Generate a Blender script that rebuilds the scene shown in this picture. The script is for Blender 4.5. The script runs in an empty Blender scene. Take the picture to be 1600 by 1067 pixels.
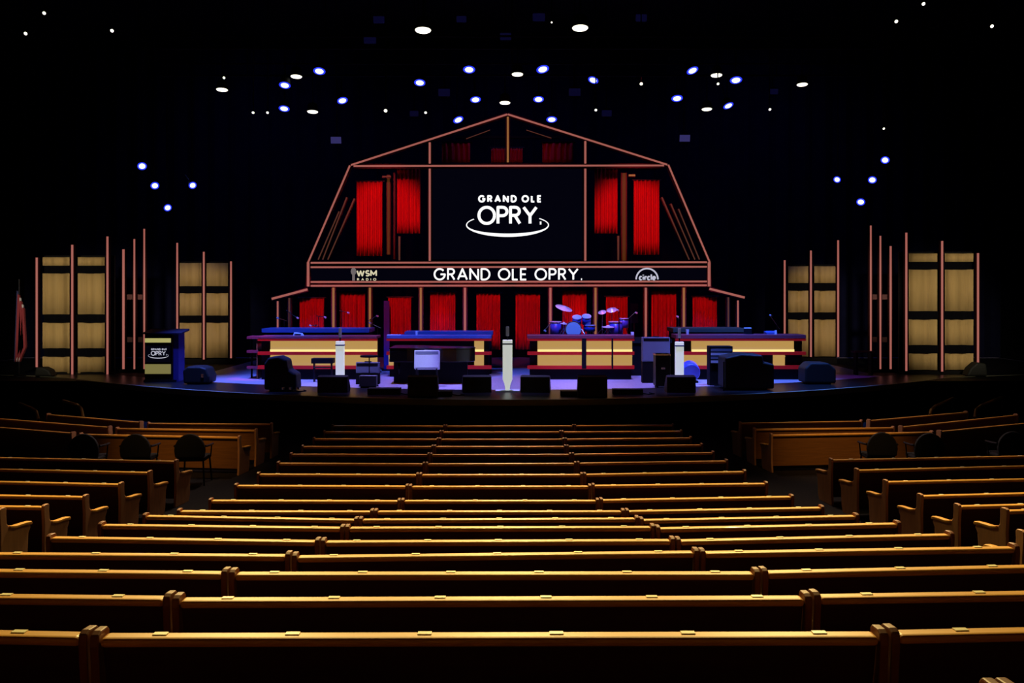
import bpy, math, random
from mathutils import Vector, Matrix
random.seed(7)
S = bpy.context.scene
COL = S.collection
PI = math.pi

# ------------------------------------------------------------------ camera
CZ = 2.58            # camera height above the stage floor (z = 0)
F = 1500.0           # focal length in pixels of the 1600 px wide frame
HY = 455.0           # horizon row
cam = bpy.data.cameras.new('camera'); camo = bpy.data.objects.new('camera', cam); COL.objects.link(camo)
cam.sensor_width = 36; cam.lens = 36*F/1600; cam.shift_y = -(533.5-HY)/1600
cam.clip_start = .05; cam.clip_end = 200
camo.location = (0, 0, CZ); camo.rotation_euler = (PI/2, 0, 0)
S.camera = camo
def W(px, py, d): return Vector(((px-800)/F*d, d, CZ-(py-HY)/F*d))
def X(px, d): return (px-800)/F*d
def Z(py, d): return CZ-(py-HY)/F*d

# ------------------------------------------------------------------ world, exposure
w = bpy.data.worlds.new('world'); S.world = w; w.use_nodes = True
w.node_tree.nodes['Background'].inputs[0].default_value = (.02, .022, .05, 1)
w.node_tree.nodes['Background'].inputs[1].default_value = .02
S.view_settings.view_transform = 'Standard'; S.view_settings.look = 'None'
S.view_settings.exposure = 0; S.view_settings.gamma = 1; S.view_settings.use_curve_mapping = False

def lin(c):
    r = []
    for v in c:
        v /= 255
        r.append(v/12.92 if v <= .04045 else ((v+.055)/1.055)**2.4)
    return tuple(r)
# ------------------------------------------------------------------ lights
def spot(loc, aim, power, col, angle=50, blend=.6, size=.15, spec=1):
    l = bpy.data.lights.new('spot', 'SPOT'); l.energy = power; l.color = col
    l.spot_size = math.radians(angle); l.spot_blend = blend; l.shadow_soft_size = size; l.specular_factor = spec
    o = bpy.data.objects.new('spot', l); COL.objects.link(o); o.location = loc
    o.rotation_euler = (Vector(aim)-Vector(loc)).to_track_quat('-Z', 'Y').to_euler()
    return o
WARM = (1, .72, .25)
# house downlights over the pews, hung ahead of them and turned back
for x in (-5.2, 0, 5.2): spot((x, 18.5, 9.0), (x*.8, 9.4, .2), 6500, WARM, 56, 1, .25)
for x in (-3, 3): spot((x, 13.0, 9.0), (x*.8, 4.8, .8), 1150, WARM, 60, 1, .25)
spot((0, 25.0, 9.0), (0, 15.5, -.6), 5200, (1, .60, .30), 46, 1, .25)
for s_ in (-1, 1):
    spot((s_*4.5, 17.0, 8.8), (s_*6.2, 9.5, .3), 3200, (1, .70, .42), 46, 1, .25)
    spot((s_*4.0, 22.5, 8.8), (s_*7.0, 14.6, -.4), 2500, (1, .70, .58), 42, 1, .25)
    spot((s_*5.2, 12.5, 7.5), (s_*6.3, 18.3, -.4), 1700, (1, .52, .18), 20, 1, .2)
    spot((s_*2.5, 24.0, 8.5), (s_*9.0, 19.0, -.4), 2400, (1, .68, .68), 40, 1, .25)
# stage wash
BLUE = (.10, .17, 1); VIOLET = (.30, .24, 1)
for x, p, c in ((-7.6, 10000, BLUE), (-3.6, 6200, VIOLET), (0, 5600, (.30, .26, 1)), (3.6, 6200, VIOLET), (7.2, 9000, (.08, .2, 1))):
    spot((x, 25.5, 8.9), (x*.97, 26.7, 0), p, c, 42, .8, .15)
for x in (-6.2, -2.2, 2.2, 6.2):
    spot((x, 25.6, 8.4), (x, 29.4, 1.2), 4600, (.07, .16, 1), 34, .8)
spot((-9.6, 27.6, 6.3), (-8.6, 26.8, 0), 900, BLUE, 34, .8)
spot((-6.5, 27.0, 5.5), (-7.6, 28.2, .6), 900, (1, .05, .7), 16, .8)
spot((10.4, 28.0, 6.3), (9.9, 28.4, 0), 260, (.35, .05, 1), 28, .8)
# red wash on the curtains of the barn
for x in (-5.9, -3.55, -1.2, 1.1, 3.3, 5.6):
    spot((x, 24.2, 4.9), (x, 31.8, 1.75), 1150, (1, .06, .08), 21, .5, .15)
for x in (-4.2, 4.0):
    spot((x*.9, 24.2, 8.4), (x, 31.9, 4.9), 2300, (1, .06, .08), 24, .7, .15)
spot((0, 25.0, 7.6), (0, 32.1, 7.3), 130, (1, .03, .05), 34, .9, .15)
# warm spots added at the hall sides to brighten the side towers
for s_ in (-1, 1):
    spot((s_*10.5, 15.0, 5.0), (s_*14.0, 30.0, 2.1), 6400, (1, .84, .60), 20, .8, .2)
    spot((s_*8.5, 19.0, 5.0), (s_*11.4, 34.0, 1.9), 6000, (1, .80, .58), 17, .8, .2)
spot((-2.6, 22.5, 7.5), (-2.5, 25.9, .75), 1500, (.55, .62, 1), 7, .5)  # narrow spot added to brighten the silver amplifier
for x in (-9, 0, 9): spot((x, 30.5, 11.6), (x, 37.4, 5), 330, (.1, .14, 1), 110, 1, .3)  # faint blue wash added to lift the backdrop out of black
spot((0, 20, 8.5), (0, 24.6, .8), 170, (.9, .95, 1), 14, .8)

# ------------------------------------------------------------------ materials
def mat(name, col, rough=.5, metal=0, var=0, scale=8, stretch=(1, 1, 1), bump=0, spec=.5, coat=0, emit=None, es=0):
    m = bpy.data.materials.new(name); m.use_nodes = True
    nt = m.node_tree; b = nt.nodes['Principled BSDF']
    c = lin(col)
    b.inputs['Base Color'].default_value = (*c, 1)
    b.inputs['Roughness'].default_value = rough; b.inputs['Metallic'].default_value = metal
    b.inputs['Specular IOR Level'].default_value = spec
    b.inputs['Coat Weight'].default_value = coat
    if emit is not None:
        b.inputs['Emission Color'].default_value = (*lin(emit), 1); b.inputs['Emission Strength'].default_value = es
    if var or bump:
        tc = nt.nodes.new('ShaderNodeTexCoord'); mp = nt.nodes.new('ShaderNodeMapping'); n = nt.nodes.new('ShaderNodeTexNoise')
        mp.inputs['Scale'].default_value = stretch; n.inputs['Scale'].default_value = scale; n.inputs['Detail'].default_value = 4
        nt.links.new(tc.outputs['Object'], mp.inputs[0]); nt.links.new(mp.outputs[0], n.inputs['Vector'])
        if var:
            r = nt.nodes.new('ShaderNodeValToRGB')
            r.color_ramp.elements[0].position = .3; r.color_ramp.elements[1].position = .7
            r.color_ramp.elements[0].color = (*[v*(1-var) for v in c], 1)
            r.color_ramp.elements[1].color = (*[min(1, v*(1+var)) for v in c], 1)
            nt.links.new(n.outputs[0], r.inputs[0]); nt.links.new(r.outputs[0], b.inputs['Base Color'])
        if bump:
            bp = nt.nodes.new('ShaderNodeBump'); bp.inputs['Strength'].default_value = bump; bp.inputs['Distance'].default_value = .02
            nt.links.new(n.outputs[0], bp.inputs['Height']); nt.links.new(bp.outputs[0], b.inputs['Normal'])
    return m
def glow(name, col, s):
    return mat(name, (8, 8, 8), .6, emit=col, es=s)

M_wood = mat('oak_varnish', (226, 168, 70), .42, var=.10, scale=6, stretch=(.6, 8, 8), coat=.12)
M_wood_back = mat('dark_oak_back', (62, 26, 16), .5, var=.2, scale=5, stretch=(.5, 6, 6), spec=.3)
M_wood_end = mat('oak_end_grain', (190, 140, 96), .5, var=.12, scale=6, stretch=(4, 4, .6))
M_wood_endshade = mat('shaded_oak_end', (124, 70, 38), .45, var=.12, scale=6, stretch=(4, 4, .6))  # same end wood, darkened for the shade on the centre pew ends
M_wood_lit = mat('lit_oak_back', (150, 104, 52), .5, var=.15, scale=5, stretch=(.5, 6, 6), spec=.3)  # same oak as the other backs, lightened where warm light falls
M_cushion = mat('seat_fabric', (40, 16, 14), .9, var=.2, scale=40, spec=.1)
M_plate = mat('number_plate', (255, 250, 205), .35)
M_carpet = mat('dark_carpet', (26, 24, 24), .95, var=.4, scale=30, bump=.2, spec=.1)
M_stage = mat('stage_boards', (172, 162, 178), .36, var=.1, scale=4, stretch=(6, .5, 1), spec=.35)
M_black = mat('black_paint', (9, 8, 10), .75, spec=.15)
M_drape = mat('black_drape', (7, 7, 12), .95, var=.3, scale=5, stretch=(5, 1, .2), spec=.05)
M_navy = mat('navy_cyclorama', (10, 12, 34), .95, var=.2, scale=2, spec=.05)
M_blackgloss = mat('black_gloss', (8, 8, 10), .22, spec=.5)
M_tolex = mat('black_vinyl', (30, 32, 29), .6, bump=.1, scale=60, spec=.3)
M_grille = mat('black_steel_grille', (22, 26, 23), .55, metal=.3, bump=.3, scale=120)
M_silver = mat('silver_grille_cloth', (205, 212, 225), .6, var=.08, scale=80)
M_greyblue = mat('grey_cloth', (110, 120, 140), .7, var=.08, scale=80)
M_metal = mat('dark_metal', (40, 40, 46), .4, metal=.8)
M_chrome = mat('chrome', (210, 212, 220), .2, metal=1)
M_brass = mat('cymbal_bronze', (250, 246, 236), .3, metal=.2)
M_drum = mat('drum_shell', (60, 80, 190), .3, coat=.5)
M_skin = mat('drum_head', (225, 225, 232), .5)
M_white = mat('white_enamel', (232, 236, 232), .35, emit=(236, 244, 236), es=.55)
M_red = mat('red_lacquer_glow', (190, 24, 16), .4, emit=(150, 12, 8), es=.25)  # lacquer with a faint glow of its own; the trim is no lamp
M_maroon = mat('maroon_beam', (60, 8, 12), .6, var=.2, scale=5)
M_darkpost = mat('dark_red_post', (34, 4, 7), .7, var=.2, scale=5, spec=.1)
M_brown = mat('brown_timber', (120, 66, 24), .6, var=.25, scale=6, stretch=(6, 6, .6))
M_curtain = mat('red_curtain', (205, 44, 50), .85, var=0, scale=20, spec=.1)
M_fabric = mat('tan_fabric', (172, 146, 96), .85, var=.06, scale=3, stretch=(4, 4, .3), spec=.1)
M_strip = glow('pink_led', (188, 108, 98), .72)
M_stripg = glow('amber_led', (170, 112, 62), .7)
M_amber = glow('brown_lit_timber', (84, 46, 14), .7)  # amber light on the brown inner posts, put in as glow
M_dimstrip = glow('dim_led', (104, 60, 46), .6)
M_desk = glow('gold_acrylic', (196, 154, 84), .85)
M_deskled = glow('desk_led', (255, 226, 138), 1.1)
M_desktop = mat('desk_worktop', (120, 50, 66), .4)
M_bluetop = mat('blue_laminate', (70, 90, 150), .4)
M_screen = mat('screen_black', (1, 1, 3), .7, spec=.0, emit=(3, 3, 12), es=1)
M_letter = glow('white_lettering', (255, 255, 255), 1.1)
M_letterdim = glow('grey_lettering', (205, 205, 225), .8)
M_gold = glow('cream_lettering', (222, 214, 180), .9)
M_lampw = glow('warm_white_lens', (255, 250, 226), 2.2)
M_lampb = glow('cool_white_lens', (206, 214, 255), 2.2)
M_lamphalo = glow('blue_lens_halo', (40, 56, 255), 1.3)  # ring that paints the blue halo round each bright core
M_frontdim = glow('dim_violet_front_glow', (62, 58, 120), .6)  # light on the fronts of unlit fixtures, put in as weak glow
M_frontfaint = glow('faint_blue_front_glow', (10, 10, 48), .5)  # same for the fainter unlit fixtures: painted light, not a lit lamp
M_chair = mat('charcoal_upholstery', (15, 17, 19), .85, spec=.2)
M_flagred = mat('flag_cloth', (120, 34, 44), .85)
M_flagwhite = mat('flag_white', (190, 190, 195), .85)
M_flagblue = mat('flag_blue', (28, 34, 80), .85)
M_paper = mat('paper', (230, 232, 236), .8)

# ------------------------------------------------------------------ mesh helpers
class MB:
    def __init__(s): s.v = []; s.f = []
    def add(s, vs, fs):
        b = len(s.v); s.v += [tuple(v) for v in vs]; s.f += [tuple(b+i for i in f) for f in fs]; return s
    def box(s, x0, x1, y0, y1, z0, z1):
        return s.add([(x0,y0,z0),(x1,y0,z0),(x1,y1,z0),(x0,y1,z0),(x0,y0,z1),(x1,y0,z1),(x1,y1,z1),(x0,y1,z1)],
                     [(0,3,2,1),(4,5,6,7),(0,1,5,4),(1,2,6,5),(2,3,7,6),(3,0,4,7)])
    def prism(s, pts, a, b, axis='y'):
        # pts: polygon in the two other axes
        def mk(p, t): return {'y': (p[0], t, p[1]), 'x': (t, p[0], p[1]), 'z': (p[0], p[1], t)}[axis]
        n = len(pts)
        return s.add([mk(p, a) for p in pts]+[mk(p, b) for p in pts],
                     [tuple(range(n)), tuple(range(2*n-1, n-1, -1))]+[(i, (i+1) % n + 0, (i+1) % n+n, i+n)[::-1] for i in range(n)])
    def tube(s, p, q, r, r2=None, n=10):
        p = Vector(p); q = Vector(q); r2 = r if r2 is None else r2
        d = (q-p).normalized(); u = d.orthogonal().normalized(); v = d.cross(u)
        vs = []
        for c, rr in ((p, r), (q, r2)):
            vs += [c+(u*math.cos(2*PI*i/n)+v*math.sin(2*PI*i/n))*rr for i in range(n)]
        return s.add(vs, [tuple(range(n))[::-1], tuple(range(n, 2*n))]+[(i, (i+1) % n, (i+1) % n+n, i+n) for i in range(n)])
    def path(s, pts, r, n=8):
        for a, b in zip(pts, pts[1:]): s.tube(a, b, r, n=n)
        return s
    def lathe(s, prof, mtx=None, n=20):
        # prof: (radius, height) along local z, closed with caps
        mtx = mtx or Matrix.Identity(4); vs = []; fs = []
        for r, h in prof:
            for i in range(n): vs.append(mtx @ Vector((r*math.cos(2*PI*i/n), r*math.sin(2*PI*i/n), h)))
        for k in range(len(prof)-1):
            for i in range(n):
                j = (i+1) % n; fs.append((k*n+i, k*n+j, (k+1)*n+j, (k+1)*n+i))
        fs.append(tuple(range(n))[::-1]); m = (len(prof)-1)*n; fs.append(tuple(range(m, m+n)))
        return s.add(vs, fs)
    def build(s, name, m, parent=None, loc=None, bevel=0, smooth=False, seg=2):
        me = bpy.data.meshes.new(name); me.from_pydata(s.v, [], s.f); me.update()
        me.materials.append(m)
        o = bpy.data.objects.new(name, me); COL.objects.link(o)
        if parent is not None: o.parent = parent
        if loc is not None: o.location = loc
        if smooth:
            for p in me.polygons: p.use_smooth = len(p.vertices) == 4
        if bevel:
            b = o.modifiers.new('bevel', 'BEVEL'); b.width = bevel; b.segments = seg; b.limit_method = 'ANGLE'; b.angle_limit = .7
        return o
def tag(o, label, cat, group=None):
    o['label'] = label; o['category'] = cat
    if group: o['group'] = group
    return o
def thing(name, label, cat, loc=(0, 0, 0), rz=0, group=None):
    o = bpy.data.objects.new(name, None); COL.objects.link(o); o.empty_display_size = .1
    o.location = loc; o.rotation_euler = (0, 0, rz)
    return tag(o, label, cat, group)
def struct(o): o['kind'] = 'structure'; return o
def box(name, m, dims, parent, bevel=0): return MB().box(*dims).build(name, m, parent, bevel=bevel)
def copy_tree(o, parent=None):
    c = o.copy(); COL.objects.link(c)
    if parent is not None: c.parent = parent
    for ch in list(o.children): copy_tree(ch, c)
    return c
def along(d):   # matrix turning local z to direction d
    return Vector(d).to_track_quat('Z', 'Y').to_matrix().to_4x4()

# ------------------------------------------------------------------ rows: rail heights and depths
RY = [665, 674, 685.5, 697, 709.7, 724, 740.7, 759.5, 781.5, 798, 810.5, 823.5, 845, 867, 894.5, 937, 992, 1078]
RD = [19.85-.99*i for i in range(18)]
RH = [(y-HY)*d/F for y, d in zip(RY, RD)]          # rail top below the camera
HB = .72                                            # pew back height
FZ = [CZ-h-HB for h in RH]                          # floor heights per row
# ------------------------------------------------------------------ the room
f = MB()
prof = []
for i in range(18):
    y1 = 30.5 if i == 0 else RD[i-1]-.38
    y0 = RD[i]-.38
    prof += [(y1, FZ[i]), (y0, FZ[i])]
prof += [(RD[17]-.38, FZ[17]), (-4, FZ[17]), (-4, -3), (30.5, -3)]
pp = []
for p in prof:
    if not pp or (abs(pp[-1][0]-p[0])+abs(pp[-1][1]-p[1])) > 1e-5: pp.append(p)
n = len(pp)
for a, b in zip(pp[:-3], pp[1:-2]):
    f.add([(-19, a[0], a[1]), (19, a[0], a[1]), (19, b[0], b[1]), (-19, b[0], b[1])], [(0, 1, 2, 3)[::-1]])
f.add([(-19, -4, -3), (19, -4, -3), (19, 30.5, -3), (-19, 30.5, -3)], [(0, 1, 2, 3)])
struct(f.build('floor', M_carpet))
# stage: curved lip
arc = []
for i in range(33):
    x = -19+38*i/32
    arc.append((x-.15, 22.75+.0335*x*x if abs(x) < 13.5 else 22.75+.0335*13.5**2+(abs(x)-13.5)*.3))
poly = arc+[(18.9, 38), (-19.1, 38)]
st = MB().prism(poly, -.12, 0, 'z')
struct(st.build('floor_stage', M_stage))
fr = MB().prism([(x, y+.05) for x, y in arc]+[(18.9, 37.9), (-19.1, 37.9)], -1.8, -.12, 'z')
struct(fr.build('wall_stage_front', M_black))
ap = MB().prism([(x, y-.02) for x, y in arc]+[(x, y+2.35-.055*max(0, abs(x)-5)) for x, y in reversed(arc)], 0, .004, 'z')
struct(ap.build('floor_apron', mat('black_apron', (22, 22, 24), .32, spec=.4)))
for k, (xa, xb) in enumerate(((-18.9, -9.6), (11.2, 18.8))):
    struct(MB().box(xa, xb, 27.6, 37, 0, .003).build('floor_wing_shade', mat('wing_floor_shade', (14, 13, 14), .6, spec=.15)))  # dark sheet painting the shade of the stage sides over spilled light
# nosing strip along the lip
ns = MB()
for a, b in zip(arc, arc[1:]):
    ns.prism([(a[0], a[1]-.03), (b[0], b[1]-.03), (b[0], b[1]+.10), (a[0], a[1]+.10)], -.13, .012, 'z')
struct(ns.build('trim_1', mat('stage_nosing', (130, 134, 116), .5)))
struct(MB().box(-19.3, -19, -4, 38, -3, 12).build('wall_left', M_drape))
struct(MB().box(19, 19.3, -4, 38, -3, 12).build('wall_right', M_drape))
struct(MB().box(-19.3, 19.3, -4.2, -4, -3, 12).build('wall_rear', M_drape))
struct(MB().box(-19.3, 19.3, -4, 38.2, 12, 12.2).build('ceiling', M_black))
bd = MB(); N = 240
for i in range(N):
    x0 = -19+38*i/N; x1 = -19+38*(i+1)/N
    y0 = 37.4+.08*math.sin(i*1.3); y1 = 37.4+.08*math.sin((i+1)*1.3)
    bd.add([(x0, y0, 0), (x1, y1, 0), (x1, y1, 12), (x0, y0, 12)], [(0, 1, 2, 3)])
struct(bd.build('wall_backdrop', M_navy))

# ------------------------------------------------------------------ pews
END = [(-.075, 0), (.40, 0), (.44, .10), (.46, .36), (.50, .41), (.495, .445), (.40, .465), (.22, .475), (.12, .50), (.06, .56), (.05, .66), (.055, .725), (.035, .745), (-.03, .748), (-.058, .735), (-.062, .69), (-.045, .5), (-.05, .2)]
def pew(p0, p1, zr, nseat, label, group, hb=HB, plates=True, ends=(1, 1), endmat=None, backmat=None):
    a = Vector((p0[0], p0[1])); b = Vector((p1[0], p1[1]))
    L = (b-a).length; c = (a+b)/2; rz = math.atan2(b.y-a.y, b.x-a.x)
    t = thing('pew', label, 'pew', (c.x, c.y, zr-hb), rz, group)
    h = L/2
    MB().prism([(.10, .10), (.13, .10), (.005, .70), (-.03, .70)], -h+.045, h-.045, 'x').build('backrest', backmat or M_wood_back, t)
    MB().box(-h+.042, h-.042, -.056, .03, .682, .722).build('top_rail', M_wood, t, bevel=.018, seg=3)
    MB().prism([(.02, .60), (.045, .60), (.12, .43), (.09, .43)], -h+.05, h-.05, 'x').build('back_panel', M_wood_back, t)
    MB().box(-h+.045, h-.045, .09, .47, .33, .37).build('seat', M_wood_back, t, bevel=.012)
    MB().box(-h+.06, h-.06, .12, .46, .37, .405).build('seat_cushion', M_cushion, t, bevel=.015)
    for s in (-1, 1):
        x0, x1 = (-h+.004, -h+.042) if s < 0 else (h-.042, h-.004)
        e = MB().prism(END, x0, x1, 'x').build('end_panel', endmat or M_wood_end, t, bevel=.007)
        MB().prism([(.10, .50), (.20, .473), (.40, .463), (.505, .443), (.52, .46), (.50, .485), (.40, .495), (.21, .505), (.10, .53)], (x0+x1)/2-.034, (x0+x1)/2+.034, 'x').build('armrest', M_wood, e, bevel=.008)
    if plates:
        for i in range(nseat):
            x = -h+L*(i+.5)/nseat+.0
            box('seat_number_plate', M_plate, (x-.029, x+.029, -.018, .014, .719, .7265), t)
    return t
def dz(y, zr): return (CZ-zr)*F/(y-HY)
ORD = ['front', 'second', 'third', 'fourth', 'fifth', 'sixth', 'seventh', 'eighth', 'ninth', 'tenth', 'eleventh', 'twelfth', 'thirteenth', 'fourteenth', 'fifteenth', 'sixteenth', 'seventeenth', 'eighteenth']
# per row: left end, left break, right break, right end (x); y at those four for left, centre, right pews
ROWS = [
 (518, 664.5, 696, 665, 665, 665, 897, 664.5, 664.5, 1053, 663.5),
 (505, 674, 690, 674.2, 674.2, 674.2, 877, 674.2, 674.2, 1066, 673),
 (489, 685, 686, 685.6, 685.6, 685.5, 882, 685.5, 685.5, 1081, 683.5),
 (471, 697, 678, 697, 697, 697, 885, 696.8, 696.8, 1098, 694.5),
 (453, 709, 672, 709.5, 709.7, 709.8, 893, 709, 709, 1116, 706.5),
 (433, 723, 665, 724, 724, 724.3, 901, 723, 723, 1137, 719.5),
 (402, 740, 655, 741, 741, 741, 911, 740.5, 740.5, 1165, 736),
 (367, 757.8, 639, 759, 759.3, 759.8, 924, 758.8, 757.8, 1199, 754.6),
 (327, 781, 627, 781.8, 781.5, 781.5, 936, 781.2, 780.4, 1239, 775),
 (278, 797.6, 585, 798.2, 798, 798, 976, 797.8, 797.8, 1286, 792),
 (225, 805, 561, 811, 810.8, 810.5, 998, 808.6, 811.5, 1340, 805),
 (156, 819, 540, 823.6, 823.5, 824, 1023, 822, 824.5, 1405, 817),
 (76, 838.5, 502, 844.5, 845, 845, 1054, 842, 843.5, 1487, 834),
 (-33, 863.5, 457, 866.5, 868.5, 865, 1091, 858.5, 862, 1588, 854),
 (-165, 888.5, 360, 893.5, 894.5, 894.5, 1186, 893.5, 892.5, 1762, 880),
 (-420, 925, 273, 932.5, 935, 937, 1265, 931, 930, 1960, 919),
 (-760, 972, 148, 990, 991.5, 992, 1382, 988, 987, 2300, 968),
 (-1100, 1060, -34, 1078, 1078, 1078, 1562, 1077, 1077, 2700, 1058)]
for i, (xl, yl, bx, yb, yc0, _, cx, yc1, yr0, xr, yr1) in enumerate(ROWS):
    zr = FZ[i]+HB
    ns_ = 4 if i < 9 else (5 if i < 14 else 6); no = 4
    g = .0
    def P(px, py):
        d = dz(py, zr); return (X(px, d), d)
    yc1 = (yc0+yc1)/2+(yc1-yc0)*.25; ycl = yc0
    nm = ORD[i]; extra = ' nearest the camera' if i == 16 else (' nearest the stage' if i == 0 else '')
    plates = i >= 6
    grp = 'pews of the centre section'
    pew(P(xl, yl), P(bx, yb), zr, no, 'oak pew at the left end of the %s row from the stage, centre section' % nm, grp, plates=plates, endmat=M_wood_endshade)
    pew(P(bx, ycl), P(cx, yc1), zr, ns_, 'oak pew in the middle of the %s row from the stage, centre section' % nm, grp, plates=plates, endmat=M_wood_endshade)
    pew(P(cx, yr0), P(xr, yr1), zr, no, 'oak pew at the right end of the %s row from the stage, centre section' % nm, grp, plates=plates, endmat=M_wood_endshade)

def side(px0, py0, px1, py1, row, nseat, label, group, plates=True):
    zr = FZ[row]+HB
    def P(px, py):
        d = dz(py, zr); return (X(px, d), d)
    pew(P(px0, py0), P(px1, py1), zr, nseat, label, group, plates=plates, backmat=None if plates else M_wood_lit)
# middle side blocks
Lr = [(278, 720, 5, -70, 713), (237, 737.5, 6, -110, 730), (192, 756, 7, -160, 748), (137, 775.5, 8, -230, 769), (74, 791, 9, -290, 786), (6, 797, 10, -330, 790)]
for k, (x1, y1, r, x0, y0) in enumerate(Lr):
    side(x0, y0, x1, y1, r, 6, 'tan-ended oak pew of the left side block, %s row behind the round-backed chairs' % ORD[k].replace('front', 'first'), 'pews of the left side block')
Rr = [(1296, 718, 5, 1690, 710), (1336, 734, 6, 1730, 724), (1381, 752, 7, 1780, 744), (1435, 774, 8, 1850, 763), (1493, 790, 9, 1890, 780), (1567, 797, 10, 1960, 785), (1592, 832, 11, 2000, 818)]
for k, (x0, y0, r, x1, y1) in enumerate(Rr):
    side(x0, y0, x1, y1, r, 6, 'tan-ended oak pew of the right side block, %s row behind the round-backed chairs' % ORD[k].replace('front', 'first'), 'pews of the right side block')
# front side blocks, two pews to a row
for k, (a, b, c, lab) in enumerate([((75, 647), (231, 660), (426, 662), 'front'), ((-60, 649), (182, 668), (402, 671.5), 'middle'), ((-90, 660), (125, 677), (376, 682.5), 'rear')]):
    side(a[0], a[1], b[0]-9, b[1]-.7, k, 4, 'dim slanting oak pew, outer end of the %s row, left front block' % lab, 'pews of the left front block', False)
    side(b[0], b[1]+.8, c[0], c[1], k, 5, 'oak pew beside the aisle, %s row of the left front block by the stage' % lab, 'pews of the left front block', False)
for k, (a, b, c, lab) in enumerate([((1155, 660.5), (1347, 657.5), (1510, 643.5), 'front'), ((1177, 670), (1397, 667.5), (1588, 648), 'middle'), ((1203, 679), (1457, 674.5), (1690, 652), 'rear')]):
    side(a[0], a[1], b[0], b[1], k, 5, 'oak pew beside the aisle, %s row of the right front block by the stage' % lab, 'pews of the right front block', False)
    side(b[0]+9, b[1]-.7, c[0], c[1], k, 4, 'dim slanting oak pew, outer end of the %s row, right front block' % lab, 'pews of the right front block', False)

# chairs in the wheelchair bays
def chair():
    t = thing('armchair', '', 'chair', (0, 0, 0), 0, 'round-backed chairs behind the front side pews')
    bk = MB(); pts = []
    for i in range(17):
        a = PI*i/16; pts.append((.27*math.cos(a), .62+.30*math.sin(a)))
    pts += [(-.25, .50), (.25, .50)]
    bk.prism(pts, -.05, .03, 'y').build('backrest', M_chair, t, bevel=.02)
    MB().box(-.25, .25, .02, .50, .42, .50).build('seat', M_chair, t, bevel=.03)
    for sx in (-1, 1):
        MB().path([(sx*.27, .0, .70), (sx*.29, .15, .69), (sx*.29, .42, .68)], .02).build('armrest', M_metal, t)
        MB().tube((sx*.28, .38, .68), (sx*.26, .38, .45), .012).build('arm_support', M_metal, t)
        for y in (.03, .46): MB().tube((sx*.22, y, .44), (sx*.25, y+(.04 if y > .2 else -.04), 0), .016).build('leg', M_metal, t)
    return t
ch0 = chair()
spots = [(131, 17.0, 'dark round-backed chair behind the left front pews, farthest from the aisle'), (212, 17.0, 'dark round-backed chair behind the left front pews, middle of the three'),
         (297, 17.0, 'dark round-backed chair behind the left front pews, closest to the aisle'), (1378, 17.2, 'dark round-backed chair behind the right front pews, closest to the aisle'),
         (1452, 17.1, 'dark round-backed chair behind the right front pews, second from the aisle'), (1582, 17.3, 'dark chair at the right edge of the picture behind the right front pews')]
for k, (px, d, lab) in enumerate(spots):
    o = ch0 if k == 0 else copy_tree(ch0)
    o.location = (X(px, d), d, FZ[3]); o.rotation_euler = (0, 0, .05 if px < 800 else -.05); o['label'] = lab
# handrails
for pts, lab in (([(1453, 648), (1455, 640), (1462, 634), (1490, 622)], 'curved handrail rising behind the front right pew, nearer the stage'), ([(1523, 652), (1525, 640), (1534, 633), (1566, 620)], 'curved handrail at the right edge beyond the middle right pew row'),
                 ([(130, 652), (127, 638), (120, 632), (98, 626)], 'curved handrail beyond the front left pew, closer to the aisle'), ([(60, 655), (57, 643), (50, 638), (30, 630)], 'curved handrail beyond the front left pew, farther from the aisle')):
    d = 22.5; p = [W(a, b, d+.35*k) for k, (a, b) in enumerate(pts)]
    t = thing('handrail', lab, 'handrail', (p[0].x, p[0].y, FZ[0]), 0, 'handrails of the side steps')
    q = [v-t.location for v in p]
    MB().path(q, .035).build('rail', M_wood, t, smooth=True)
    MB().tube((q[0].x, q[0].y, 0), q[0], .025).build('post', M_metal, t)
    MB().tube((q[3].x, q[3].y, 0), q[3], .025).build('post', M_metal, t)

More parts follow.
